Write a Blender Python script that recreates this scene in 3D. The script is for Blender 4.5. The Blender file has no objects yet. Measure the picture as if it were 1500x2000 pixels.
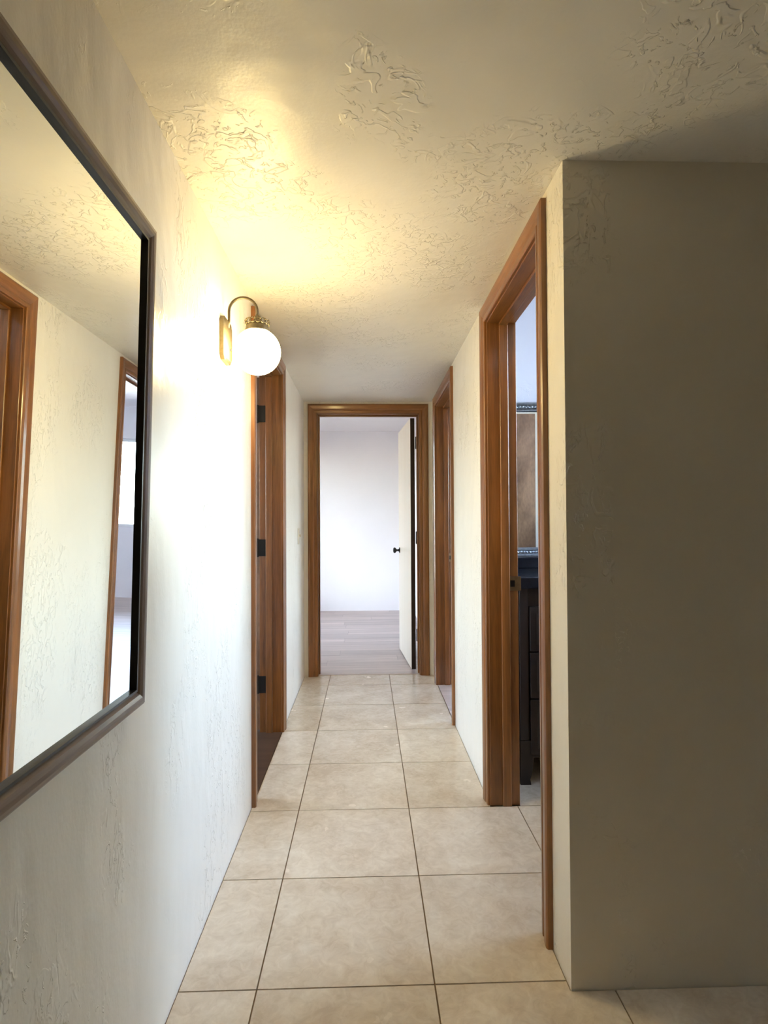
import bpy, bmesh, math, random
from mathutils import Vector, Matrix

random.seed(7)
sc = bpy.context.scene
COL = sc.collection

# ------------------------------------------------------------------ camera
CAM_H = 1.2
FPX, YAW, PITCH, ROLL = 1122.8, 0.0302, 0.01715, 0.0053
cam_data = bpy.data.cameras.new('camera')
cam = bpy.data.objects.new('camera', cam_data)
COL.objects.link(cam)
cam_data.sensor_fit = 'VERTICAL'
cam_data.sensor_height = 36.0
cam_data.lens = 36.0 * FPX / 2000.0
cam_data.clip_start = 0.02
cam_data.clip_end = 300
_cy, _sy, _cp, _sp, _cr, _sr = (math.cos(YAW), math.sin(YAW), math.cos(PITCH),
                                math.sin(PITCH), math.cos(ROLL), math.sin(ROLL))
_R0 = Vector((_cy, -_sy, 0))
_F = Vector((_sy * _cp, _cy * _cp, _sp))
_U0 = Vector((-_sy * _sp, -_cy * _sp, _cp))
_R = _R0 * _cr - _U0 * _sr
_U = _R0 * _sr + _U0 * _cr
cam.matrix_world = Matrix(((_R.x, _U.x, -_F.x, 0), (_R.y, _U.y, -_F.y, 0),
                           (_R.z, _U.z, -_F.z, CAM_H), (0, 0, 0, 1)))
sc.camera = cam

# ------------------------------------------------------------------ sky, exposure
SKY_STRENGTH = 7.9
SKY_SATURATION = 0.80
LAMP_STRENGTH = 47.0
LAMP_COLOUR = (1.0, 0.745, 0.31)
world = bpy.data.worlds.new('sky')
sc.world = world
world.use_nodes = True
wn, wl = world.node_tree.nodes, world.node_tree.links
wn.clear()
w_out = wn.new('ShaderNodeOutputWorld')
w_bg = wn.new('ShaderNodeBackground')
w_sky = wn.new('ShaderNodeTexSky')
w_sky.sky_type = 'NISHITA'
w_sky.sun_disc = False
w_sky.sun_elevation = math.radians(48)
w_sky.sun_rotation = math.radians(200)
w_sky.dust_density = 2.0
w_hs = wn.new('ShaderNodeHueSaturation')
w_hs.inputs['Saturation'].default_value = SKY_SATURATION
wl.new(w_sky.outputs[0], w_hs.inputs['Color'])
wl.new(w_hs.outputs[0], w_bg.inputs[0])
w_bg.inputs[1].default_value = SKY_STRENGTH
wl.new(w_bg.outputs[0], w_out.inputs[0])

sc.view_settings.view_transform = 'Standard'
sc.view_settings.look = 'None'
sc.view_settings.gamma = 1.0
sc.view_settings.use_curve_mapping = False
sc.view_settings.exposure = 0.66
sc.cycles.max_bounces = 14
sc.cycles.diffuse_bounces = 8
sc.cycles.glossy_bounces = 6
sc.cycles.transparent_max_bounces = 12
sc.cycles.caustics_reflective = False
sc.cycles.caustics_refractive = False
sc.cycles.sample_clamp_indirect = 6.0

# window openings: (name, axis of the wall normal, wall inner plane, s0, s1, z0, z1, direction into the room)
WINDOWS = {
    1: dict(ax='x', plane=-2.60, dirn=1, s=(5.76, 6.58), z=(0.35, 2.34), t=0.15),   # bedroom, left wall
    2: dict(ax='y', plane=8.40, dirn=-1, s=(0.95, 3.30), z=(1.01, 2.28), t=0.15),   # side room, far wall
    3: dict(ax='x', plane=2.30, dirn=-1, s=(1.85, 3.08), z=(1.10, 2.50), t=0.15),   # bathroom, right wall
    4: dict(ax='x', plane=-3.60, dirn=1, s=(2.35, 3.45), z=(0.80, 2.10), t=0.15),   # left room
    5: dict(ax='x', plane=5.20, dirn=-1, s=(1.08, 1.40), z=(0.10, 2.08), t=0.15),   # unseen opening right of the camera, added to light the near left wall
    6: dict(ax='x', plane=3.60, dirn=-1, s=(3.70, 4.70), z=(0.80, 2.20), t=0.15),   # side room, right wall; unseen, added to light the far hallway
}
for k, w in WINDOWS.items():        # sky portals: they guide sampling, they give off no light
    ld = bpy.data.lights.new('window_portal', 'AREA')
    ld.shape = 'RECTANGLE'
    ld.size = w['s'][1] - w['s'][0]
    ld.size_y = w['z'][1] - w['z'][0]
    ld.cycles.is_portal = True
    lo = bpy.data.objects.new('window_portal', ld)
    COL.objects.link(lo)
    c_s, c_z = sum(w['s']) / 2, sum(w['z']) / 2
    off = w['plane'] - w['dirn'] * (w['t'] + 0.02)
    d = Vector((w['dirn'], 0, 0)) if w['ax'] == 'x' else Vector((0, w['dirn'], 0))
    lo.location = (off, c_s, c_z) if w['ax'] == 'x' else (c_s, off, c_z)
    lo.rotation_euler = d.to_track_quat('-Z', 'Z').to_euler()

# ------------------------------------------------------------------ materials
def new_mat(name):
    m = bpy.data.materials.new(name)
    m.use_nodes = True
    nt = m.node_tree
    return m, nt.nodes, nt.links, nt.nodes['Principled BSDF']

def simple(name, col, rough=0.5, metal=0.0, spec=0.5, noise=0.0, nscale=30.0, bump=0.0):
    m, n, l, b = new_mat(name)
    b.inputs['Base Color'].default_value = (*col, 1)
    b.inputs['Roughness'].default_value = rough
    b.inputs['Metallic'].default_value = metal
    b.inputs['Specular IOR Level'].default_value = spec
    if noise or bump:
        tc = n.new('ShaderNodeTexCoord')
        nz = n.new('ShaderNodeTexNoise')
        nz.inputs['Scale'].default_value = nscale
        nz.inputs['Detail'].default_value = 4
        l.new(tc.outputs['Object'], nz.inputs['Vector'])
        if noise:
            mx = n.new('ShaderNodeMix'); mx.data_type = 'RGBA'
            mx.inputs[6].default_value = (*[c * (1 - noise) for c in col], 1)
            mx.inputs[7].default_value = (*[min(1, c * (1 + noise)) for c in col], 1)
            l.new(nz.outputs[0], mx.inputs[0]); l.new(mx.outputs[2], b.inputs['Base Color'])
        if bump:
            bp = n.new('ShaderNodeBump'); bp.inputs['Strength'].default_value = bump
            bp.inputs['Distance'].default_value = 0.002
            l.new(nz.outputs[0], bp.inputs['Height']); l.new(bp.outputs[0], b.inputs['Normal'])
    return m

def math_node(n, l, op, a, b=None, clamp=False):
    nd = n.new('ShaderNodeMath'); nd.operation = op; nd.use_clamp = clamp
    for i, v in enumerate((a, b)):
        if v is None: continue
        if isinstance(v, (int, float)): nd.inputs[i].default_value = v
        else: l.new(v, nd.inputs[i])
    return nd.outputs[0]

def plaster(name, col, rough=0.36, relief=1.0, stretch=(1, 1, 1), ridge_scale=11.0, patch=0.5, spec=0.5):
    """hand-trowelled painted plaster: flakes and ridges in patches, soft undulation, fine roller stipple"""
    m, n, l, b = new_mat(name)
    b.inputs['Roughness'].default_value = rough
    b.inputs['Specular IOR Level'].default_value = spec
    tc = n.new('ShaderNodeTexCoord')
    mp = n.new('ShaderNodeMapping'); mp.inputs['Scale'].default_value = stretch
    l.new(tc.outputs['Object'], mp.inputs['Vector'])
    def nz(scale, detail, dist=0.0, rgh=0.5):
        x = n.new('ShaderNodeTexNoise')
        x.inputs['Scale'].default_value = scale; x.inputs['Detail'].default_value = detail
        x.inputs['Distortion'].default_value = dist; x.inputs['Roughness'].default_value = rgh
        l.new(mp.outputs[0], x.inputs['Vector']); return x.outputs[0]
    # ragged ridges: thin lines where a distorted noise crosses its middle
    a = nz(ridge_scale, 3.0, 1.1, 0.55)
    d = math_node(n, l, 'ABSOLUTE', math_node(n, l, 'SUBTRACT', a, 0.5))
    mr = n.new('ShaderNodeMapRange'); mr.interpolation_type = 'SMOOTHSTEP'
    mr.inputs[1].default_value = 0.0; mr.inputs[2].default_value = 0.03
    mr.inputs[3].default_value = 1.0; mr.inputs[4].default_value = 0.0
    l.new(d, mr.inputs[0])
    # flat-topped flakes
    a2 = nz(ridge_scale * 1.7, 2.5, 0.8, 0.5)
    mf = n.new('ShaderNodeMapRange'); mf.interpolation_type = 'SMOOTHSTEP'
    mf.inputs[1].default_value = 0.56; mf.inputs[2].default_value = 0.60
    l.new(a2, mf.inputs[0])
    pm = n.new('ShaderNodeMapRange'); pm.interpolation_type = 'SMOOTHSTEP'
    pm.inputs[1].default_value = patch; pm.inputs[2].default_value = patch + 0.14
    l.new(nz(2.3, 2.0, 0.3), pm.inputs[0])
    # short chips and trowel ends: ridges broken up by a second noise
    bk = n.new('ShaderNodeMapRange'); bk.interpolation_type = 'SMOOTHSTEP'
    bk.inputs[1].default_value = 0.47; bk.inputs[2].default_value = 0.56
    l.new(nz(ridge_scale * 1.25, 2.0, 0.5), bk.inputs[0])
    a3 = nz(ridge_scale * 3.6, 3.0, 1.4, 0.55)
    mc = n.new('ShaderNodeMapRange'); mc.interpolation_type = 'SMOOTHSTEP'
    mc.inputs[1].default_value = 0.60; mc.inputs[2].default_value = 0.655
    l.new(a3, mc.inputs[0])
    ridges = math_node(n, l, 'MULTIPLY', math_node(n, l, 'MULTIPLY', mr.outputs[0], bk.outputs[0]), 0.5)
    body = math_node(n, l, 'ADD', math_node(n, l, 'ADD', ridges, math_node(n, l, 'MULTIPLY', mf.outputs[0], 0.55)),
                     math_node(n, l, 'MULTIPLY', mc.outputs[0], 1.0))
    rel = math_node(n, l, 'MULTIPLY', body, pm.outputs[0])
    und = math_node(n, l, 'MULTIPLY', nz(5.0, 2.0), 3.2)
    fine = math_node(n, l, 'MULTIPLY', nz(90.0, 2.0), 0.16)
    h = math_node(n, l, 'ADD', math_node(n, l, 'ADD', rel, und), fine)
    bp = n.new('ShaderNodeBump'); bp.inputs['Strength'].default_value = 0.75
    bp.inputs['Distance'].default_value = 0.0032 * relief
    l.new(h, bp.inputs['Height']); l.new(bp.outputs[0], b.inputs['Normal'])
    mx = n.new('ShaderNodeMix'); mx.data_type = 'RGBA'
    mx.inputs[6].default_value = (*[c * 0.965 for c in col], 1); mx.inputs[7].default_value = (*col, 1)
    l.new(nz(3.1, 4.0), mx.inputs[0]); l.new(mx.outputs[2], b.inputs['Base Color'])
    return m

def wood(name, dark, light, axis='z', rough=0.3, grain=24.0, coat=0.28, contrast=(0.28, 0.72), vary=0.0, stretch=0.055):
    m, n, l, b = new_mat(name)
    b.inputs['Roughness'].default_value = rough
    b.inputs['Coat Weight'].default_value = coat
    b.inputs['Coat Roughness'].default_value = 0.09
    tc = n.new('ShaderNodeTexCoord')
    mp = n.new('ShaderNodeMapping')
    s = [1.0, 1.0, 1.0]; s['xyz'.index(axis)] = stretch
    mp.inputs['Scale'].default_value = s
    vec = tc.outputs['Object']
    if vary:
        oi = n.new('ShaderNodeObjectInfo')
        va = n.new('ShaderNodeVectorMath'); va.operation = 'ADD'
        sp = n.new('ShaderNodeVectorMath'); sp.operation = 'SCALE'; sp.inputs[0].default_value = (37, 53, 71)
        l.new(oi.outputs['Random'], sp.inputs['Scale'])
        l.new(vec, va.inputs[0]); l.new(sp.outputs[0], va.inputs[1]); vec = va.outputs[0]
    l.new(vec, mp.inputs['Vector'])
    n1 = n.new('ShaderNodeTexNoise'); n1.inputs['Scale'].default_value = grain
    n1.inputs['Detail'].default_value = 5; n1.inputs['Distortion'].default_value = 0.5
    l.new(mp.outputs[0], n1.inputs['Vector'])
    n2 = n.new('ShaderNodeTexNoise'); n2.inputs['Scale'].default_value = grain * 9
    n2.inputs['Detail'].default_value = 2
    l.new(mp.outputs[0], n2.inputs['Vector'])
    f = math_node(n, l, 'ADD', math_node(n, l, 'MULTIPLY', n1.outputs[0], 0.72), math_node(n, l, 'MULTIPLY', n2.outputs[0], 0.28))
    cr = n.new('ShaderNodeValToRGB')
    cr.color_ramp.elements[0].position = contrast[0]; cr.color_ramp.elements[0].color = (*dark, 1)
    cr.color_ramp.elements[1].position = contrast[1]; cr.color_ramp.elements[1].color = (*light, 1)
    l.new(f, cr.inputs[0])
    col = cr.outputs[0]
    if vary:
        hs = n.new('ShaderNodeHueSaturation')
        vm = n.new('ShaderNodeMapRange'); vm.inputs[3].default_value = 1 - vary; vm.inputs[4].default_value = 1 + vary
        l.new(oi.outputs['Random'], vm.inputs[0]); l.new(vm.outputs[0], hs.inputs['Value'])
        l.new(col, hs.inputs['Color']); col = hs.outputs[0]
    l.new(col, b.inputs['Base Color'])
    bp = n.new('ShaderNodeBump'); bp.inputs['Strength'].default_value = 0.25; bp.inputs['Distance'].default_value = 0.0006
    l.new(n2.outputs[0], bp.inputs['Height']); l.new(bp.outputs[0], b.inputs['Normal'])
    return m

def tile_material(name):
    m, n, l, b = new_mat(name)
    tc = n.new('ShaderNodeTexCoord'); oi = n.new('ShaderNodeObjectInfo')
    va = n.new('ShaderNodeVectorMath'); va.operation = 'ADD'
    sp = n.new('ShaderNodeVectorMath'); sp.operation = 'SCALE'; sp.inputs[0].default_value = (31, 17, 5)
    l.new(oi.outputs['Random'], sp.inputs['Scale'])
    l.new(tc.outputs['Object'], va.inputs[0]); l.new(sp.outputs[0], va.inputs[1])
    def nz(scale, detail, dist, rgh):
        x = n.new('ShaderNodeTexNoise'); x.inputs['Scale'].default_value = scale
        x.inputs['Detail'].default_value = detail; x.inputs['Distortion'].default_value = dist
        x.inputs['Roughness'].default_value = rgh
        l.new(va.outputs[0], x.inputs['Vector']); return x.outputs[0]
    f = math_node(n, l, 'ADD', math_node(n, l, 'MULTIPLY', nz(5.5, 4, 0.6, 0.6), 0.55), math_node(n, l, 'MULTIPLY', nz(26, 6, 1.2, 0.65), 0.45))
    cr = n.new('ShaderNodeValToRGB')
    e = cr.color_ramp.elements
    e[0].position = 0.36; e[0].color = (0.55, 0.45, 0.335, 1)
    e[1].position = 0.64; e[1].color = (0.75, 0.665, 0.54, 1)
    x = e.new(0.5); x.color = (0.655, 0.56, 0.435, 1)
    l.new(f, cr.inputs[0])
    hs = n.new('ShaderNodeHueSaturation')
    vm = n.new('ShaderNodeMapRange'); vm.inputs[3].default_value = 0.95; vm.inputs[4].default_value = 1.05
    l.new(oi.outputs['Random'], vm.inputs[0]); l.new(vm.outputs[0], hs.inputs['Value'])
    l.new(cr.outputs[0], hs.inputs['Color']); l.new(hs.outputs[0], b.inputs['Base Color'])
    rr = n.new('ShaderNodeMapRange'); rr.inputs[3].default_value = 0.16; rr.inputs[4].default_value = 0.32
    l.new(nz(9, 3, 0, 0.5), rr.inputs[0]); l.new(rr.outputs[0], b.inputs['Roughness'])
    bp = n.new('ShaderNodeBump'); bp.inputs['Strength'].default_value = 0.3; bp.inputs['Distance'].default_value = 0.0012
    l.new(nz(14, 4, 0.4, 0.5), bp.inputs['Height']); l.new(bp.outputs[0], b.inputs['Normal'])
    return m

def pane_material(name):
    m, n, l, b = new_mat(name)
    out = n['Material Output']
    tr = n.new('ShaderNodeBsdfTransparent'); tr.inputs[0].default_value = (0.96, 0.98, 0.97, 1)
    gl = n.new('ShaderNodeBsdfGlossy'); gl.inputs['Roughness'].default_value = 0.02
    fr = n.new('ShaderNodeFresnel'); fr.inputs[0].default_value = 1.45
    mx = n.new('ShaderNodeMixShader')
    l.new(fr.outputs[0], mx.inputs[0]); l.new(tr.outputs[0], mx.inputs[1]); l.new(gl.outputs[0], mx.inputs[2])
    l.new(mx.outputs[0], out.inputs[0])
    return m

def lamp_material(name, col, strength):
    m, n, l, b = new_mat(name)
    b.inputs['Base Color'].default_value = (0.9, 0.88, 0.82, 1)
    b.inputs['Roughness'].default_value = 0.15
    b.inputs['Emission Color'].default_value = (*col, 1)
    b.inputs['Emission Strength'].default_value = strength
    return m

WALL = (0.82, 0.78, 0.69)
M = {}
M['plaster'] = plaster('trowelled_plaster', WALL, rough=0.34, relief=1.35, stretch=(1, 1.4, 0.75), ridge_scale=8.0, patch=0.455, spec=0.35)
M['plaster_calm'] = plaster('lightly_trowelled_plaster', WALL, rough=0.45, relief=0.6, patch=0.56)
M['tan_bounce'] = plaster('tan_bounce_plaster', (0.42, 0.29, 0.12), rough=0.6, relief=0.5)  # tan invented for unseen walls, to dim and warm the light they bounce
M['plaster_ceiling'] = plaster('trowelled_ceiling_plaster', (0.81, 0.775, 0.69), rough=0.40, relief=1.25, ridge_scale=8.5, patch=0.425)
M['smooth_wall'] = plaster('smooth_painted_wall', (0.83, 0.805, 0.82), rough=0.5, relief=0.25)
M['bath_wall'] = plaster('bathroom_wall_paint', (0.60, 0.64, 0.79), rough=0.5, relief=0.2)
M['wood_z'] = wood('stained_oak_upright', (0.085, 0.030, 0.008), (0.33, 0.132, 0.035), 'z')
M['wood_y'] = wood('stained_oak_along', (0.085, 0.030, 0.008), (0.33, 0.132, 0.035), 'y')
M['wood_x'] = wood('stained_oak_across', (0.085, 0.030, 0.008), (0.33, 0.132, 0.035), 'x')
M['slab_dark'] = wood('brown_door_veneer', (0.09, 0.045, 0.024), (0.33, 0.195, 0.115), 'z', grain=8, contrast=(0.3, 0.7), stretch=0.4)
M['slab_pale'] = wood('pale_birch_veneer', (0.80, 0.68, 0.52), (0.86, 0.76, 0.62), 'z', grain=10, coat=0.1)
M['slab_edge'] = simple('dark_door_edge', (0.022, 0.010, 0.007), 0.5)
M['frame_y'] = wood('walnut_mirror_frame_along', (0.095, 0.058, 0.036), (0.25, 0.165, 0.105), 'y', rough=0.38, coat=0.1)
M['frame_z'] = wood('walnut_mirror_frame_upright', (0.095, 0.058, 0.036), (0.25, 0.165, 0.105), 'z', rough=0.38, coat=0.1)
M['espresso_x'] = wood('espresso_wood', (0.006, 0.003, 0.0025), (0.022, 0.010, 0.007), 'x', rough=0.45, coat=0.0)
M['espresso_z'] = wood('espresso_wood_upright', (0.006, 0.003, 0.0025), (0.022, 0.010, 0.007), 'z', rough=0.45, coat=0.0)
M['granite'] = simple('black_granite', (0.008, 0.009, 0.013), 0.12, spec=0.3, noise=0.5, nscale=220)
M['shade_black'] = simple('black_shade_and_backing', (0.012, 0.011, 0.010), 0.4)  # black for painted shade on frame bevel and latch hole; also the backing board
M['mirror'] = simple('mirror_silvering', (0.90, 0.93, 0.92), 0.0, metal=1.0)
M['black_iron'] = simple('black_iron', (0.012, 0.012, 0.013), 0.45, metal=0.3)
M['brass'] = simple('tarnished_brass', (0.30, 0.22, 0.12), 0.35, metal=1.0, noise=0.3, nscale=60)
M['old_brass'] = simple('antique_brass', (0.13, 0.108, 0.075), 0.5, metal=1.0, noise=0.4, nscale=90)
M['silver'] = simple('ornate_silver_leaf', (0.26, 0.29, 0.34), 0.33, metal=0.9, noise=0.5, nscale=70, bump=0.8)
M['steel'] = simple('brushed_steel', (0.55, 0.55, 0.56), 0.3, metal=1.0)
M['ivory'] = simple('ivory_plastic', (0.66, 0.58, 0.45), 0.35)
M['white_vinyl'] = simple('white_vinyl', (0.8, 0.8, 0.8), 0.4)
M['grout'] = simple('brown_grout', (0.20, 0.14, 0.085), 0.9, noise=0.25, nscale=60)
M['tile'] = tile_material('beige_ceramic_tile')
M['plank'] = wood('grey_brown_laminate', (0.30, 0.235, 0.205), (0.60, 0.495, 0.445), 'x', rough=0.33, grain=16, coat=0.0, vary=0.13)
M['dark_plank'] = wood('dark_brown_laminate', (0.035, 0.018, 0.010), (0.09, 0.05, 0.03), 'x', rough=0.4, grain=16, coat=0.0, vary=0.15)
M['underlay'] = simple('dark_underlay', (0.04, 0.03, 0.025), 0.9)
M['pane'] = pane_material('window_glass')
M['globe'] = lamp_material('lit_opal_glass', LAMP_COLOUR, LAMP_STRENGTH)
M['sand'] = simple('desert_gravel', (0.42, 0.36, 0.28), 0.95, noise=0.3, nscale=2.0)
M['bark'] = simple('tree_bark', (0.10, 0.07, 0.045), 0.9, noise=0.3, nscale=15)
M['leaf'] = simple('tree_leaf', (0.07, 0.13, 0.035), 0.6, noise=0.4, nscale=3)

# ------------------------------------------------------------------ helpers
def link_mesh(name, bm, mat, parent=None, smooth=False, loc=None):
    bmesh.ops.recalc_face_normals(bm, faces=bm.faces[:])
    me = bpy.data.meshes.new(name)
    origin = Vector((0, 0, 0))
    if parent is not None:
        p = parent
        while p is not None:
            origin = origin + p.location; p = p.parent
    if loc is not None:
        origin = Vector(loc)
    if origin.length > 0:
        bmesh.ops.translate(bm, verts=bm.verts[:], vec=-origin)
    bm.to_mesh(me); bm.free()
    me.materials.append(mat)
    if smooth:
        for p in me.polygons: p.use_smooth = True
    o = bpy.data.objects.new(name, me)
    COL.objects.link(o)
    if parent is not None: o.parent = parent
    elif loc is not None: o.location = loc
    return o

def empty(name, loc, label=None, cat=None, group=None, kind=None):
    o = bpy.data.objects.new(name, None)
    o.empty_display_size = 0.1
    o.location = loc
    COL.objects.link(o)
    tag(o, label, cat, group, kind)
    return o

def tag(o, label=None, cat=None, group=None, kind=None):
    if label: o['label'] = label
    if cat: o['category'] = cat
    if group: o['group'] = group
    if kind: o['kind'] = kind
    return o

def struct(name, bm, mat, label, cat):
    return tag(link_mesh(name, bm, mat), label, cat, kind='structure')

def add_hexa(bm, c):
    v = [bm.verts.new(p) for p in c]
    for f in ((0, 1, 2, 3), (7, 6, 5, 4), (0, 4, 5, 1), (1, 5, 6, 2), (2, 6, 7, 3), (3, 7, 4, 0)):
        bm.faces.new([v[i] for i in f])
    return v

def add_box(bm, a, b, P=None):
    """box between corners a and b; P maps local (s, n, z) to the world"""
    (x0, y0, z0), (x1, y1, z1) = a, b
    c = [(x0, y0, z0), (x1, y0, z0), (x1, y1, z0), (x0, y1, z0), (x0, y0, z1), (x1, y0, z1), (x1, y1, z1), (x0, y1, z1)]
    if P: c = [P(*q) for q in c]
    return add_hexa(bm, c)

def box_bm(a, b, P=None, bevel=0.0, seg=1):
    bm = bmesh.new(); add_box(bm, a, b, P)
    if bevel:
        bmesh.ops.recalc_face_normals(bm, faces=bm.faces[:])
        bmesh.ops.bevel(bm, geom=bm.edges[:] + bm.verts[:], offset=bevel, segments=seg, affect='EDGES', profile=0.6)
    return bm

def sweep_bm(profile, A, B, bm=None):
    """profile of (u, n) pairs carried from A(u, n) to B(u, n)"""
    bm = bm or bmesh.new()
    va = [bm.verts.new(A(u, n)) for u, n in profile]
    vb = [bm.verts.new(B(u, n)) for u, n in profile]
    k = len(profile)
    for i in range(k):
        j = (i + 1) % k
        bm.faces.new((va[i], va[j], vb[j], vb[i]))
    bm.faces.new(va); bm.faces.new(vb[::-1])
    return bm

def tube_bm(path, r, seg=10, bm=None):
    bm = bm or bmesh.new()
    path = [Vector(p) for p in path]
    rings = []
    up = Vector((0, 1, 0))
    for i, p in enumerate(path):
        t = (path[min(i + 1, len(path) - 1)] - path[max(i - 1, 0)]).normalized()
        a = t.cross(up)
        if a.length < 1e-4: a = t.cross(Vector((1, 0, 0)))
        a.normalize(); b = t.cross(a)
        rr = r[i] if isinstance(r, (list, tuple)) else r
        rings.append([bm.verts.new(p + (a * math.cos(2 * math.pi * k / seg) + b * math.sin(2 * math.pi * k / seg)) * rr) for k in range(seg)])
    for i in range(len(rings) - 1):
        for k in range(seg):
            bm.faces.new((rings[i][k], rings[i][(k + 1) % seg], rings[i + 1][(k + 1) % seg], rings[i + 1][k]))
    bm.faces.new(rings[0]); bm.faces.new(rings[-1][::-1])
    return bm

def lathe_bm(profile, centre, axis='z', seg=32, bm=None):
    bm = bm or bmesh.new()
    c = Vector(centre)
    rings = []
    for r, h in profile:
        ring = []
        for k in range(seg):
            a = 2 * math.pi * k / seg
            x, y = r * math.cos(a), r * math.sin(a)
            v = {'z': (x, y, h), 'x': (h, x, y), 'y': (x, h, y)}[axis]
            ring.append(bm.verts.new(c + Vector(v)))
        rings.append(ring)
    for i in range(len(rings) - 1):
        for k in range(seg):
            bm.faces.new((rings[i][k], rings[i][(k + 1) % seg], rings[i + 1][(k + 1) % seg], rings[i + 1][k]))
    bm.faces.new(rings[0]); bm.faces.new(rings[-1][::-1])
    return bm

def wall_bm(ax, n0, n1, s0, s1, z0, z1, holes=()):
    """wall slab between planes n0 and n1 with rectangular holes (s0, s1, z0, z1)"""
    P = (lambda s, n, z: (n, s, z)) if ax == 'x' else (lambda s, n, z: (s, n, z))
    ss = sorted({s0, s1, *[h[0] for h in holes], *[h[1] for h in holes]})
    zs = sorted({z0, z1, *[h[2] for h in holes], *[h[3] for h in holes]})
    def hole(i, j):
        cs, cz = (ss[i] + ss[i + 1]) / 2, (zs[j] + zs[j + 1]) / 2
        return any(h[0] < cs < h[1] and h[2] < cz < h[3] for h in holes)
    bm = bmesh.new(); vc = {}
    def V(i, n, j):
        k = (i, n, j)
        if k not in vc: vc[k] = bm.verts.new(P(ss[i], n, zs[j]))
        return vc[k]
    I, J = len(ss) - 1, len(zs) - 1
    solid = lambda i, j: 0 <= i < I and 0 <= j < J and not hole(i, j)
    for i in range(I):
        for j in range(J):
            if not solid(i, j): continue
            for n in (n0, n1):
                bm.faces.new((V(i, n, j), V(i + 1, n, j), V(i + 1, n, j + 1), V(i, n, j + 1)))
            for di, dj, e in ((-1, 0, ((i, j), (i, j + 1))), (1, 0, ((i + 1, j), (i + 1, j + 1))),
                              (0, -1, ((i, j), (i + 1, j))), (0, 1, ((i, j + 1), (i + 1, j + 1)))):
                if not solid(i + di, j + dj):
                    (a, b), (c, d) = e
                    bm.faces.new((V(a, n0, b), V(c, n0, d), V(c, n1, d), V(a, n1, b)))
    return bm

# ------------------------------------------------------------------ plan
XL, XR = -0.49, 0.517            # hallway faces of the left and right walls
T = 0.125                        # inner wall thickness
YE = 4.51                        # hallway face of the end wall
YC = 1.475                       # face of the dark wall beside the hallway mouth
ZC = 2.145                       # hallway ceiling
DH = 2.05                        # clear door height
JT = 0.02                        # jamb board thickness
TOP = 2.85
LD = (2.53, 3.32)                # clear openings
R1 = (1.69, 2.432)
R2 = (3.465, 4.225)
ED = (-0.382, 0.412)

def hole(o): return (o[0] - JT, o[1] + JT, -0.02, DH + JT)
def whole(k):
    w = WINDOWS[k]; return (w['s'][0], w['s'][1], w['z'][0], w['z'][1])

# walls
struct('wall_left', wall_bm('x', XL - T, XL, -4.6, YE + T, -0.02, TOP, [hole(LD)]), M['plaster'],
       'white trowelled plaster wall along the left of the hallway', 'wall')
struct('wall_right', wall_bm('x', XR, XR + T, YC, YE, -0.02, TOP, [hole(R1), hole(R2)]), M['plaster'],
       'white trowelled plaster wall with two doorways along the right of the hallway', 'wall')
struct('wall_end', wall_bm('y', YE, YE + T, XL, 0.62, -0.02, TOP, [hole(ED)]), M['plaster'],
       'narrow plaster wall around the end doorway of the hallway', 'wall')
struct('wall_entry_right', wall_bm('y', YC, YC + T, XR + T, 5.2, -0.02, TOP), M['plaster_calm'],
       'shaded plaster wall facing the camera right of the hallway mouth', 'wall')
struct('wall_entry_side', wall_bm('x', 5.2, 5.35, -4.6, YC + T, -0.02, TOP, [whole(5)]), M['tan_bounce'],
       'plaster side wall of the space before the hallway', 'wall')
struct('wall_back', wall_bm('y', -4.75, -4.6, XL - T, 5.35, -0.02, TOP), M['tan_bounce'],
       'plaster wall behind the camera', 'wall')
# bathroom
struct('wall_bathroom_back', wall_bm('y', 3.15, 3.27, XR + T, 3.6, -0.02, TOP), M['bath_wall'],
       'pale blue white bathroom wall behind the vanity', 'wall')
struct('wall_bathroom_right', wall_bm('x', 2.30, 2.45, YC + T, 3.15, -0.02, TOP, [whole(3)]), M['bath_wall'],
       'bathroom outer wall with its window', 'wall')
# side room behind the second right-hand door
struct('wall_room_right', wall_bm('x', 3.6, 3.75, 3.15, 8.55, -0.02, TOP + 0.1, [whole(6)]), M['smooth_wall'],
       'white outer wall of the side room', 'wall')
struct('wall_room_far', wall_bm('y', 8.40, 8.55, 0.745, 3.6, -0.02, TOP + 0.1, [whole(2)]), M['smooth_wall'],
       'white far wall of the side room with its window', 'wall')
# bedroom
struct('wall_bedroom_right', wall_bm('x', 0.62, 0.745, YE + T, 8.55, -0.02, TOP + 0.1), M['smooth_wall'],
       'white wall behind the open bedroom door', 'wall')
struct('wall_corner_right', wall_bm('x', 0.62, 0.745, YE, YE + T, -0.02, TOP + 0.1), M['smooth_wall'],
       'short white wall return at the end of the hallway', 'wall')
struct('wall_bedroom_far', wall_bm('y', 7.80, 7.95, -2.75, 0.62, -0.02, TOP), M['smooth_wall'],
       'bright white far wall of the bedroom', 'wall')
struct('wall_bedroom_left', wall_bm('x', -2.75, -2.60, YE + T, 7.80, -0.02, TOP, [whole(1)]), M['smooth_wall'],
       'white bedroom outer wall with its window', 'wall')
struct('wall_bedroom_near', wall_bm('y', YE, YE + T, -3.75, XL - T, -0.02, TOP), M['smooth_wall'],
       'white wall between the left room and the bedroom', 'wall')
# left room
struct('wall_left_room_outer', wall_bm('x', -3.75, -3.60, 1.7, YE, -0.02, TOP, [whole(4)]), M['smooth_wall'],
       'white outer wall of the left room with its window', 'wall')
struct('wall_left_room_near', wall_bm('y', 1.7, 1.85, -3.60, XL - T, -0.02, TOP), M['smooth_wall'],
       'white near wall of the left room', 'wall')

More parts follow.
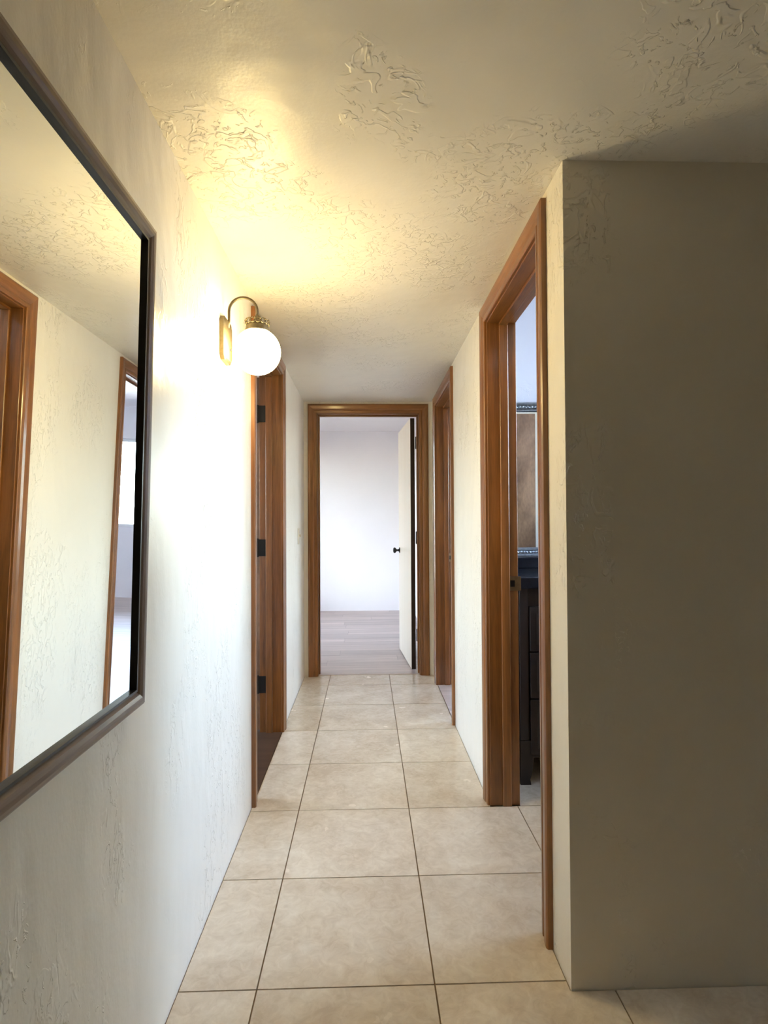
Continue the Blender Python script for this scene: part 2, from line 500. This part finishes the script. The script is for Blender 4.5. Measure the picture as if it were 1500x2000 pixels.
# ceilings
def ceiling(name, x0, x1, y0, y1, z, mat, label):
    struct(name, box_bm((x0, y0, z), (x1, y1, z + 0.12)), mat, label, 'ceiling')
bmc = bmesh.new()
pts = [(XL, -4.6), (5.2, -4.6), (5.2, YC), (XR, YC), (XR, YE), (XL, YE)]
lo_ = [bmc.verts.new((x, y, ZC)) for x, y in pts]; hi_ = [bmc.verts.new((x, y, ZC + 0.12)) for x, y in pts]
bmc.faces.new(lo_); bmc.faces.new(hi_[::-1])
for i in range(6): bmc.faces.new((lo_[i], lo_[(i + 1) % 6], hi_[(i + 1) % 6], hi_[i]))
struct('ceiling', bmc, M['plaster_ceiling'], 'low trowelled plaster ceiling over the hallway', 'ceiling')
ceiling('ceiling_bathroom', XR + T, 2.30, YC + T, 3.15, 2.56, M['bath_wall'], 'bathroom ceiling')
ceiling('ceiling_bedroom', -2.60, 0.62, YE + T, 7.80, 2.43, M['smooth_wall'], 'white bedroom ceiling')
ceiling('ceiling_room', XR + T, 3.6, 3.27, 8.40, 2.74, M['smooth_wall'], 'white side room ceiling')
ceiling('ceiling_left_room', -3.60, XL - T, 1.85, YE, 2.45, M['smooth_wall'], 'white left room ceiling')

# ------------------------------------------------------------------ tiled floor
FZ = -0.008
regions = [(XL, XR, -4.6, YE), (XR, 5.2, -4.6, YC), (XR + T, 2.30, YC + T, 3.15), (XR, XR + T, R1[0], R1[1]), (ED[0], ED[1], YE, YE + 0.03)]
J = 0.003     # open joint along the walls
tiled = [(XL + J, XR, -4.6, YC), (XL + J, XR - J, YC, YE - J), (XR, 5.2, -4.6, YC - J), (XR + T, 2.30, YC + T, 3.15), (XR - J, XR + T, R1[0], R1[1]), (ED[0], ED[1], YE - J, YE + 0.03)]
bmf = bmesh.new()
for (x0, x1, y0, y1) in regions:
    add_box(bmf, (x0, y0, -0.05), (x1, y1, -0.0035))
floor = struct('floor', bmf, M['grout'], 'beige ceramic tile floor with brown grout running down the hallway', 'floor')
TX, TY, TL, G = -0.288, 1.507, 0.459, 0.0021
for i in range(-2, 7):
    for j in range(-7, 8):
        cx0, cx1 = TX + i * TL + G, TX + (i + 1) * TL - G
        cy0, cy1 = TY + j * TL + G, TY + (j + 1) * TL - G
        bm = bmesh.new(); any_ = False
        for (x0, x1, y0, y1) in tiled:
            a0, a1, b0, b1 = max(cx0, x0), min(cx1, x1), max(cy0, y0), min(cy1, y1)
            if a1 - a0 > 0.006 and b1 - b0 > 0.006:
                any_ = True
                add_box(bm, (a0, b0, -0.006), (a1, b1, 0.0))
        if any_: link_mesh('tile', bm, M['tile'], floor)
        else: bm.free()

# ------------------------------------------------------------------ wood floors
def planks(fname, label, x0, x1, y0, y1, mat, w=0.19, length=1.22, extra=None):
    bm = bmesh.new(); add_box(bm, (x0, y0, -0.05), (x1, y1, -0.004))
    if extra: add_box(bm, (extra[0], extra[2], -0.05), (extra[1], extra[3], -0.004))
    f = struct(fname, bm, M['underlay'], label, 'floor')
    y, r = y0, 0
    while y < y1 - 0.005:
        ye = min(y + w, y1)
        x = x0 - random.random() * length
        while x < x1 - 0.01:
            a, b = max(x, x0), min(x + length, x1)
            if b - a > 0.02:
                bm = box_bm((a + 0.0008, y + 0.0008, -0.004), (b - 0.0008, ye - 0.0008, 0.0))
                link_mesh('plank', bm, mat, f)
            x += length
        y += w; r += 1
    if extra:
        link_mesh('threshold', box_bm((extra[0], extra[2], -0.004), (extra[1], extra[3], 0.003)), mat, f)
    return f
planks('floor_bedroom', 'grey brown laminate plank floor of the bedroom', -2.60, 0.62, YE + T, 7.80, M['plank'],
       extra=(ED[0], ED[1], YE + 0.03, YE + T))
planks('floor_room', 'grey laminate plank floor of the side room', XR + T, 3.6, 3.27, 8.40, M['plank'], w=0.30, length=1.6,
       extra=(XR, XR + T, R2[0], R2[1]))
planks('floor_left_room', 'dark wood floor of the left room', -3.60, XL - T, 1.85, YE, M['dark_plank'], w=0.30, length=1.8,
       extra=(XL - T, XL, LD[0], LD[1]))

# ------------------------------------------------------------------ doors
CW = 0.07     # casing width
CASING = [(0, 0), (0, 0.009), (0.003, 0.012), (0.016, 0.0135), (0.019, 0.0105), (0.023, 0.0105), (0.034, 0.0155), (0.054, 0.0185), (0.064, 0.0185), (0.07, 0.015), (0.07, 0)]
P_LEFT = lambda s, n, z: (XL + n, s, z)
P_RIGHT = lambda s, n, z: (XR - n, s, z)
P_END = lambda s, n, z: (s, YE - n, z)

def frame_door(name, label, P, o, head_mat, base):
    """casing, jamb boards and stops of one doorway; n points out of the wall into the hallway"""
    d = empty(name, base, label, 'door', kind='structure')
    s0, s1 = o
    rv = 0.005
    a0, a1, H = s0 - rv + 0.0, s1 + rv, DH + rv
    link_mesh('casing', sweep_bm(CASING, lambda u, n: P(a0 - u, n, 0), lambda u, n: P(a0 - u, n, H + u)), M['wood_z'], d)
    link_mesh('casing', sweep_bm(CASING, lambda u, n: P(a1 + u, n, 0), lambda u, n: P(a1 + u, n, H + u)), M['wood_z'], d)
    link_mesh('head_casing', sweep_bm(CASING, lambda u, n: P(a0 - u, n, H + u), lambda u, n: P(a1 + u, n, H + u)), head_mat, d)
    e = 0.001
    link_mesh('jamb', box_bm((s0 - JT + e, -T, 0), (s0, 0, DH), P, 0.001), M['wood_z'], d)
    link_mesh('jamb', box_bm((s1, -T, 0), (s1 + JT - e, 0, DH), P, 0.001), M['wood_z'], d)
    link_mesh('head_jamb', box_bm((s0 - JT + e, -T, DH), (s1 + JT - e, 0, DH + JT - e), P, 0.001), head_mat, d)
    st0, st1, sd = -T + 0.037, -0.052, 0.012
    link_mesh('door_stop', box_bm((s0, st0, 0), (s0 + sd, st1, DH - sd), P, 0.002), M['wood_z'], d)
    link_mesh('door_stop', box_bm((s1 - sd, st0, 0), (s1, st1, DH - sd), P, 0.002), M['wood_z'], d)
    link_mesh('head_stop', box_bm((s0, st0, DH - sd), (s1, st1, DH), P, 0.002), head_mat, d)
    return d

d_left = frame_door('door_1', 'brown wooden doorway on the left beyond the globe lamp, black hinges on its far jamb', P_LEFT, LD, M['wood_y'], (XL, sum(LD) / 2, 0))
d_bath = frame_door('door_2', 'nearest brown wooden doorway on the right, opening on the bathroom', P_RIGHT, R1, M['wood_y'], (XR, sum(R1) / 2, 0))
d_room = frame_door('door_3', 'second brown wooden doorway on the right, close to the end wall', P_RIGHT, R2, M['wood_y'], (XR, sum(R2) / 2, 0))
d_end = frame_door('door_4', 'brown wooden doorway at the end of the hallway with a pale open door', P_END, ED, M['wood_x'], (sum(ED) / 2, YE, 0))

def strike(parent, P, s, z, sign):
    """latch plate let into a jamb face at s; sign points out of the jamb"""
    bm = bmesh.new()
    n0, n1 = -T - 0.012, -T + 0.034
    y0, y1 = sorted((s, s + sign * 0.003))
    add_box(bm, (y0, n0, z - 0.03), (y1, n0 + 0.026, z + 0.03), P)
    add_box(bm, (y0, n0 + 0.026, z + 0.014), (y1, n1, z + 0.03), P)
    add_box(bm, (y0, n0 + 0.026, z - 0.03), (y1, n1, z - 0.014), P)
    add_box(bm, (y0, n1, z - 0.03), (y1, n1 + 0.006, z + 0.03), P)
    o = link_mesh('strike_plate', bm, M['brass'], parent)
    y0, y1 = sorted((s, s + sign * 0.0012))
    link_mesh('latch_hole_shade', box_bm((y0, n0 + 0.026, z - 0.014), (y1, n1, z + 0.014), P), M['shade_black'], o)  # solid black block, coloured as the shade inside the latch opening
strike(d_bath, P_RIGHT, R1[1], 0.935, -1)
strike(d_room, P_RIGHT, R2[1], 0.935, -1)

def knob_bm(c, axis, sign):
    pr = [(0.026, 0.0), (0.026, 0.004), (0.012, 0.008), (0.009, 0.030), (0.016, 0.036), (0.026, 0.044), (0.028, 0.054), (0.022, 0.062), (0.008, 0.066)]
    return lathe_bm([(r, sign * h) for r, h in pr], c, axis, 20)

def hinge_leaf(parent, name, corners_a, corners_b, P, pin):
    bm = box_bm(corners_a, corners_b, P, 0.0)
    h0, h1 = corners_a[2], corners_b[2]
    x, y = pin
    lathe_bm([(0.002, h0 - 0.006), (0.007, h0 - 0.002), (0.007, h1 + 0.002), (0.002, h1 + 0.006)], (x, y, 0), 'z', 12, bm)
    return link_mesh(name, bm, M['black_iron'], parent)

def slab(parent, pivot, direction, thick_dir, width, mat, edge_mat, height=DH - 0.018, th=0.035, knob=True, lift=0.01, knob_z=0.935):
    """door leaf from the hinge pivot along direction; thick_dir points from its hinge face to the other face"""
    d = Vector((*direction, 0)).normalized(); t = Vector((*thick_dir, 0)).normalized()
    p = Vector((*pivot, 0))
    def Q(s, n, z): return tuple(p + d * s + t * n + Vector((0, 0, z)))
    o = link_mesh('door_leaf', box_bm((0.003, 0.0, lift), (width, th, lift + height), Q, 0.0015), mat, parent)
    if edge_mat:
        link_mesh('door_edge', box_bm((0.0012, 0.0005, lift), (0.0029, th - 0.0005, lift + height), Q), edge_mat, o)
    if knob:
        for n0, sg in ((0.0, -1), (th, 1)):
            bm = bmesh.new()
            pr = [(0.027, 0.0), (0.027, 0.004), (0.012, 0.009), (0.0085, 0.026), (0.014, 0.034), (0.025, 0.042), (0.027, 0.052), (0.021, 0.060), (0.006, 0.063)]
            rings = []
            for r, h in pr:
                rings.append([bm.verts.new(Q(width - 0.065 + r * math.cos(a), n0 + sg * h, knob_z + r * math.sin(a)))
                              for a in [2 * math.pi * k / 18 for k in range(18)]])
            for i in range(len(rings) - 1):
                for k in range(18):
                    bm.faces.new((rings[i][k], rings[i][(k + 1) % 18], rings[i + 1][(k + 1) % 18], rings[i + 1][k]))
            bm.faces.new(rings[0]); bm.faces.new(rings[-1][::-1])
            link_mesh('door_knob', bm, M['black_iron'], o, smooth=True)
    return o

# bedroom leaf: hinged on the right jamb, swung about 86 degrees into the bedroom
ang = math.radians(86)
pv = (ED[1] - 0.020, YE + T + 0.016)
slab(d_end, pv, (-math.cos(ang), math.sin(ang)), (-math.sin(ang), -math.cos(ang)), 0.775, M['slab_pale'], M['slab_edge'])
for z in (1.84, 1.07, 0.285):
    hinge_leaf(d_end, 'hinge', (ED[1] - 0.003, -T - 0.008, z - 0.045), (ED[1], -T + 0.034, z + 0.045), P_END, (ED[1] - 0.009, YE + T + 0.012))
# bathroom leaf: hinged on the near jamb, flat against the near wall
slab(d_bath, (XR + T + 0.012, R1[0] - 0.002), (1, 0), (0, -1), 0.708, M['slab_dark'], None)
# side room leaf
slab(d_room, (XR + T + 0.012, R2[0] - 0.002), (1, 0), (0, -1), 0.745, M['slab_dark'], None)
# left room leaf, hinged on the far jamb
slab(d_left, (XL - T + 0.0005, LD[1] + JT + 0.001), (-1, 0.03), (0.03, 1), 0.775, M['slab_dark'], M['slab_edge'])
for z in (1.825, 1.055, 0.275):
    hinge_leaf(d_left, 'hinge', (LD[1] - 0.003, -T - 0.006, z - 0.048), (LD[1], -T + 0.036, z + 0.048), P_LEFT, (XL - T - 0.010, LD[1] - 0.001))

# ------------------------------------------------------------------ windows
def window(k, label, blind=False):
    w = WINDOWS[k]
    s0, s1 = w['s']; z0, z1 = w['z']; dn = w['dirn']; pl = w['plane']
    if w['ax'] == 'x': P = lambda s, n, z: (pl - dn * n, s, z)
    else: P = lambda s, n, z: (s, pl - dn * n, z)
    base = P((s0 + s1) / 2, 0.08, z0)
    wd = empty('window_%d' % k, base, label, 'window', kind='structure')
    f, a, b = 0.04, 0.06, 0.11
    bm = bmesh.new()
    for q0, q1 in (((s0, a, z0), (s1, b, z0 + f)), ((s0, a, z1 - f), (s1, b, z1)), ((s0, a, z0 + f), (s0 + f, b, z1 - f)), ((s1 - f, a, z0 + f), (s1, b, z1 - f))):
        add_box(bm, q0, q1, P)
    link_mesh('window_frame', bm, M['white_vinyl'], wd)
    m = (s0 + s1) / 2
    link_mesh('mullion', box_bm((m - 0.02, a + 0.005, z0 + f), (m + 0.02, b - 0.005, z1 - f), P), M['white_vinyl'], wd)
    for q0, q1 in ((s0 + f, m - 0.02), (m + 0.02, s1 - f)):
        link_mesh('pane', box_bm((q0, 0.083, z0 + f), (q1, 0.087, z1 - f), P), M['pane'], wd)
    return wd, P
window(1, 'bedroom window on the left of the bright bedroom')
wd2, P2 = window(2, 'bright side room window seen in the hallway mirror')
window(3, 'bathroom window across from the bathroom doorway')
window(6, 'unseen side room window, added to light the far end of the hallway')
window(5, 'unseen window far right, added to light the near left wall')
window(4, 'left room window facing the left doorway')

# ------------------------------------------------------------------ wall mirror
MW, MH, MF = 0.80, 1.003, 0.040
MY1 = 1.222
mir = empty('wall_mirror', (XL + 0.003, MY1 - MW / 2, 0.82), 'large brown wood framed mirror leaning out from the left wall', 'mirror')
m_off = Vector(mir.location)
def MP(u, v, n): return (m_off.x + n, MY1 - MW + u, m_off.z + v)      # u along the wall, v up, n out
FR = [(0, 0), (0, 0.015), (0.002, 0.020), (0.008, 0.0262), (0.015, 0.0292), (0.022, 0.030), (0.029, 0.0285), (0.034, 0.0245), (0.038, 0.018), (0.040, 0.010), (0.040, 0)]
i0, i1, j0, j1 = MF, MW - MF, MF, MH - MF
def bev(bm): return bm
link_mesh('frame_rail', sweep_bm(FR, lambda u, n: MP(i0 - u, j0 - u, n), lambda u, n: MP(i1 + u, j0 - u, n)), M['frame_y'], mir)
link_mesh('frame_rail', sweep_bm(FR, lambda u, n: MP(i0 - u, j1 + u, n), lambda u, n: MP(i1 + u, j1 + u, n)), M['frame_y'], mir)
link_mesh('frame_stile', sweep_bm(FR, lambda u, n: MP(i0 - u, j0 - u, n), lambda u, n: MP(i0 - u, j1 + u, n)), M['frame_z'], mir)
link_mesh('frame_stile', sweep_bm(FR, lambda u, n: MP(i1 + u, j0 - u, n), lambda u, n: MP(i1 + u, j1 + u, n)), M['frame_z'], mir)
bm = bmesh.new()
for q0, q1 in (((i0, 0.012, j0), (i1, 0.0245, j0 + 0.005)), ((i0, 0.012, j1 - 0.005), (i1, 0.0245, j1)),
               ((i0, 0.012, j0 + 0.005), (i0 + 0.005, 0.0245, j1 - 0.005)), ((i1 - 0.005, 0.012, j0 + 0.005), (i1, 0.0245, j1 - 0.005))):
    add_box(bm, q0, q1, lambda s, n, z: MP(s, z, n))
link_mesh('bevel_shade_lip', bm, M['shade_black'], mir)  # black lip carries the shade of the frame's inner bevel in its colour
link_mesh('mirror_glass', box_bm((i0 + 0.005, 0.012, j0 + 0.005), (i1 - 0.005, 0.017, j1 - 0.005), lambda s, n, z: MP(s, z, n)), M['mirror'], mir)
link_mesh('backing_board', box_bm((i0, 0.001, j0), (i1, 0.012, j1), lambda s, n, z: MP(s, z, n)), M['shade_black'], mir)
mir.rotation_euler = (0, 0.0235, 0.007)

# ------------------------------------------------------------------ wall lamp
LY = 1.985
lamp = empty('wall_lamp', (XL, LY, 1.825), 'antique brass wall lamp with a lit white glass globe and curved arm', 'lamp')
bm = bmesh.new()       # back plate: rectangle with clipped corners and a sloping rim
def plate_ring(w, h, c, x):
    return [(XL + x, LY + a, 1.825 + b) for a, b in ((-w + c, -h), (w - c, -h), (w, -h + c), (w, h - c), (w - c, h), (-w + c, h), (-w, h - c), (-w, -h + c))]
r0 = [bm.verts.new(p) for p in plate_ring(0.056, 0.074, 0.016, 0.0)]
r1 = [bm.verts.new(p) for p in plate_ring(0.056, 0.074, 0.016, 0.014)]
r2 = [bm.verts.new(p) for p in plate_ring(0.048, 0.066, 0.014, 0.019)]
bm.faces.new(r0[::-1]); bm.faces.new(r2)
for A, B in ((r0, r1), (r1, r2)):
    for i in range(8): bm.faces.new((A[i], A[(i + 1) % 8], B[(i + 1) % 8], B[i]))
plate = link_mesh('back_plate', bm, M['old_brass'], lamp)
link_mesh('screw', lathe_bm([(0.005, 0.0), (0.005, 0.002), (0.002, 0.004)], (XL + 0.019, LY + 0.018, 1.80), 'x', 12), M['black_iron'], plate)
GX, GZ, GR = -0.374, 1.789, 0.0795
path = [(XL + 0.016, LY, 1.872), (XL + 0.019, LY, 1.895)]
acx, ar, az = (XL + 0.019 + GX) / 2, (GX - XL - 0.019) / 2, 1.928
for k in range(0, 19):
    a = math.pi - math.pi * k / 18
    path.append((acx + ar * math.cos(a), LY, az + ar * math.sin(a)))
path.append((GX, LY, 1.885))
link_mesh('arm', tube_bm(path, 0.0048, 12), M['old_brass'], lamp, smooth=True)
link_mesh('arm_collar', lathe_bm([(0.005, 1.918), (0.009, 1.910), (0.010, 1.900), (0.022, 1.889), (0.030, 1.884), (0.005, 1.882)], (GX, LY, 0), 'z', 24), M['old_brass'], lamp, smooth=True)
# crown shaped holder with a pierced upper edge
crown = link_mesh('globe_holder', lathe_bm([(0.030, 1.884), (0.038, 1.880), (0.0395, 1.874), (0.0395, 1.866), (0.042, 1.860), (0.0405, 1.854), (0.036, 1.854), (0.036, 1.876), (0.028, 1.881)], (GX, LY, 0), 'z', 40), M['old_brass'], lamp, smooth=True)
bm = bmesh.new()
for k in range(14):
    a = 2 * math.pi * k / 14
    c = Vector((GX + 0.0395 * math.cos(a), LY + 0.0395 * math.sin(a), 1.888))
    tdir = Vector((-math.sin(a), math.cos(a), 0))
    ring = [c + (tdir * math.cos(b) * 0.0072 + Vector((0, 0, 1)) * math.sin(b) * 0.0085) for b in [2 * math.pi * q / 12 for q in range(13)]]
    tube_bm(ring, 0.0019, 6, bm)
    bmesh.ops.create_uvsphere(bm, u_segments=8, v_segments=6, radius=0.0032, matrix=Matrix.Translation(c + tdir * 0.0088 + Vector((0, 0, 0.006))))
link_mesh('crown_filigree', bm, M['old_brass'], crown, smooth=True)
prof = []
for k in range(0, 25):
    a = math.radians(26 + (180 - 26 - 2) * k / 24)
    prof.append((GR * math.sin(a), GZ + GR * math.cos(a)))
link_mesh('glass_globe', lathe_bm([(0.034, 1.872)] + prof, (GX, LY, 0), 'z', 48), M['globe'], lamp, smooth=True)

# ------------------------------------------------------------------ light switch
SY, SZ = 4.137, 1.10
sw = empty('light_switch', (XL, SY, SZ), 'small ivory light switch on the left wall before the end doorway', 'switch')
link_mesh('switch_plate', box_bm((SY - 0.035, 0.0, SZ - 0.057), (SY + 0.035, 0.006, SZ + 0.057), P_LEFT, 0.002), M['ivory'], sw)
link_mesh('toggle', box_bm((SY - 0.005, 0.0062, SZ - 0.004), (SY + 0.005, 0.018, SZ + 0.012), P_LEFT, 0.001), M['ivory'], sw)

# ------------------------------------------------------------------ outlet in the side room
OX, OZ = 2.57, 0.42
P_RF = lambda s, n, z: (s, 8.40 - n, z)
ou = empty('wall_outlet', (OX, 8.40, OZ), 'small ivory outlet plate below the side room window, seen in the mirror', 'outlet')
link_mesh('outlet_plate', box_bm((OX - 0.035, 0, OZ - 0.057), (OX + 0.035, 0.005, OZ + 0.057), P_RF, 0.002), M['ivory'], ou)
for dz in (-0.022, 0.022):
    link_mesh('socket', box_bm((OX - 0.016, 0.0051, OZ + dz - 0.014), (OX + 0.016, 0.008, OZ + dz + 0.014), P_RF, 0.002), M['white_vinyl'], ou)

# ------------------------------------------------------------------ vanity
VX0, VX1, VY0, VY1, VH = 0.695, 1.80, 2.615, 3.145, 0.893
van = empty('vanity_cabinet', ((VX0 + VX1) / 2, (VY0 + VY1) / 2, 0), 'dark espresso wood vanity with drawers and short curved feet in the bathroom', 'cabinet')
def tapered(x0, x1, y0, y1, z0, z1, k):
    cx, cy = (x0 + x1) / 2, (y0 + y1) / 2
    bm = bmesh.new(); rings = []
    for t in (0.0, 0.12, 0.3, 0.6, 1.0):
        s = k + (1 - k) * (t ** 0.6) if t > 0.12 else k * (1.16 if t == 0 else 1.05)
        z = z0 + (z1 - z0) * t
        rings.append([bm.verts.new(p) for p in ((x0, y0, z), (x0 + (x1 - x0) * s, y0, z), (x0 + (x1 - x0) * s, y0 + (y1 - y0) * s, z), (x0, y0 + (y1 - y0) * s, z))])
    for a, b in zip(rings, rings[1:]):
        for i in range(4): bm.faces.new((a[i], a[(i + 1) % 4], b[(i + 1) % 4], b[i]))
    bm.faces.new(rings[0][::-1]); bm.faces.new(rings[-1])
    return bm
link_mesh('body', box_bm((VX0 + 0.01, VY0 + 0.02, 0.115), (VX1 - 0.01, VY1, VH)), M['espresso_z'], van)
for x0, x1 in ((VX0, VX0 + 0.042), (VX1, VX1 - 0.042)):
    link_mesh('corner_post', box_bm((min(x0, x1), VY0, 0.20), (max(x0, x1), VY0 + 0.02, VH), None, 0.003), M['espresso_z'], van)
    link_mesh('foot', tapered(x0, x0 + (x1 - x0) * 1.6, VY0, VY0 + 0.065, 0.0, 0.20, 0.62), M['espresso_z'], van)
    link_mesh('foot', tapered(x0, x0 + (x1 - x0) * 1.6, VY1, VY1 - 0.065, 0.0, 0.20, 0.62), M['espresso_z'], van)
def front_panel(name, x0, x1, z0, z1, pull):
    bm = box_bm((x0, VY0 - 0.004, z0), (x1, VY0 + 0.018, z1), None, 0.002)
    o = link_mesh(name, bm, M['espresso_x'], van)
    e = 0.03
    bm = bmesh.new()
    v = [bm.verts.new(p) for p in ((x0 + e, VY0 - 0.0042, z0 + e), (x1 - e, VY0 - 0.0042, z0 + e), (x1 - e, VY0 - 0.0042, z1 - e), (x0 + e, VY0 - 0.0042, z1 - e),
                                   (x0 + e + 0.012, VY0 - 0.009, z0 + e + 0.012), (x1 - e - 0.012, VY0 - 0.009, z0 + e + 0.012), (x1 - e - 0.012, VY0 - 0.009, z1 - e - 0.012), (x0 + e + 0.012, VY0 - 0.009, z1 - e - 0.012))]
    bm.faces.new(v[4:8]); bm.faces.new(v[0:4][::-1])
    for i in range(4): bm.faces.new((v[i], v[(i + 1) % 4], v[4 + (i + 1) % 4], v[4 + i]))
    link_mesh('raised_field', bm, M['espresso_x'], o)
    px, pz = pull
    p = [(px - 0.05, VY0 - 0.009, pz + 0.012), (px - 0.05, VY0 - 0.03, pz + 0.010), (px - 0.045, VY0 - 0.034, pz - 0.008), (px, VY0 - 0.036, pz - 0.014),
         (px + 0.045, VY0 - 0.034, pz - 0.008), (px + 0.05, VY0 - 0.03, pz + 0.010), (px + 0.05, VY0 - 0.009, pz + 0.012)]
    link_mesh('pull', tube_bm(p, 0.004, 8), M['steel'], o, smooth=True)
    return o
DZ = ((0.605, 0.808), (0.392, 0.598), (0.135, 0.385))
for z0, z1 in DZ:
    front_panel('drawer', VX0 + 0.048, VX0 + 0.36, z0, z1, (VX0 + 0.15, (z0 + z1) / 2 - 0.02))
for a, b in ((VX0 + 0.368, VX0 + 0.71), (VX0 + 0.716, VX1 - 0.048)):
    front_panel('cupboard_door', a, b, 0.135, 0.808, ((a + b) / 2, 0.70))
top = empty('granite_countertop', ((VX0 + VX1) / 2, VY0, VH), 'black granite vanity top with a low backsplash, on the dark cabinet', 'countertop')
link_mesh('slab', box_bm((VX0 - 0.015, VY0 - 0.025, VH), (VX1 + 0.015, VY1, 0.943), None, 0.004, 2), M['granite'], top)
link_mesh('backsplash', box_bm((VX0 - 0.015, VY1 - 0.02, 0.943), (VX1 + 0.015, VY1, 0.998), None, 0.002), M['granite'], top)

# bathroom mirror in an ornate silver frame
BX0, BX1, BZ0, BZ1, BW = 0.74, 1.72, 1.003, 1.853, 0.052
bmir = empty('vanity_mirror', ((BX0 + BX1) / 2, 3.15, BZ0), 'bathroom mirror in an ornate silver frame above the black vanity top', 'mirror')
def BP(x, z, n): return (x, 3.149 - n, z)
BF = [(0, 0), (0, 0.010), (0.004, 0.016), (0.012, 0.017), (0.017, 0.013), (0.030, 0.020), (0.040, 0.026), (0.048, 0.026), (0.052, 0.020), (0.052, 0)]
k0, k1, l0, l1 = BX0 + BW, BX1 - BW, BZ0 + BW, BZ1 - BW
for A, B in ((lambda u, n: BP(k0 - u, l0 - u, n), lambda u, n: BP(k1 + u, l0 - u, n)), (lambda u, n: BP(k0 - u, l1 + u, n), lambda u, n: BP(k1 + u, l1 + u, n))):
    rail = link_mesh('frame_rail', sweep_bm(BF, A, B), M['silver'], bmir)
    zc = (A(0.0, 0)[2] + A(0.03, 0)[2]) / 2
    zc = zc + (0.009 if zc > 1.4 else -0.009)
    bm = bmesh.new(); x = k0 - 0.02
    while x < k1 + 0.02:       # cast leaves and beads along the rail
        bmesh.ops.create_uvsphere(bm, u_segments=8, v_segments=6, radius=0.5, matrix=Matrix.Translation((x, 3.127, zc)) @ Matrix.Rotation(0.6 if int(x * 500) % 2 else -0.6, 4, 'Y') @ Matrix.Diagonal((0.022, 0.012, 0.011, 1)))
        x += 0.017
    link_mesh('carving', bm, M['silver'], rail, smooth=True)
for A, B in ((lambda u, n: BP(k0 - u, l0 - u, n), lambda u, n: BP(k0 - u, l1 + u, n)), (lambda u, n: BP(k1 + u, l0 - u, n), lambda u, n: BP(k1 + u, l1 + u, n))):
    link_mesh('frame_stile', sweep_bm(BF, A, B), M['silver'], bmir)
link_mesh('mirror_glass', box_bm((k0 + 0.0005, 3.149 - 0.006, l0 + 0.0005), (k1 - 0.0005, 3.149 - 0.001, l1 - 0.0005)), M['mirror'], bmir)

bmir.rotation_euler = (0.008, 0, 0)

# ------------------------------------------------------------------ outdoors
bmg = bmesh.new()
add_box(bmg, (-60, -60, -0.30), (60, 60, -0.15))
tag(link_mesh('ground', bmg, M['sand']), 'pale gravel yard outside the windows', 'ground', kind='structure')
tree = empty('garden_tree', (2.9, 13.0, -0.15), 'leafy tree outside the side room window, glimpsed in the mirror', 'tree')
link_mesh('trunk', tube_bm([(2.9, 13.0, -0.15), (2.95, 13.0, 0.6), (2.85, 13.05, 1.2), (3.0, 13.0, 2.0)], [0.11, 0.09, 0.075, 0.05], 10), M['bark'], tree)
bm = bmesh.new()
for k in range(1500):
    d = Vector((random.gauss(0, 1), random.gauss(0, 1), random.gauss(0, 0.8))).normalized() * (random.random() ** 0.45)
    c = Vector((3.0, 13.0, 2.1)) + Vector((d.x * 0.95, d.y * 0.9, d.z * 0.75))
    a = Vector((random.gauss(0, 1), random.gauss(0, 1), random.gauss(0, 1))).normalized() * 0.06
    b = a.cross(Vector((random.gauss(0, 1), random.gauss(0, 1), random.gauss(0, 1)))).normalized() * 0.028
    vs = [bm.verts.new(q) for q in (c - a, c + b, c + a, c - b)]
    bm.faces.new(vs)
tag(link_mesh('foliage', bm, M['leaf'], tree), kind='stuff')
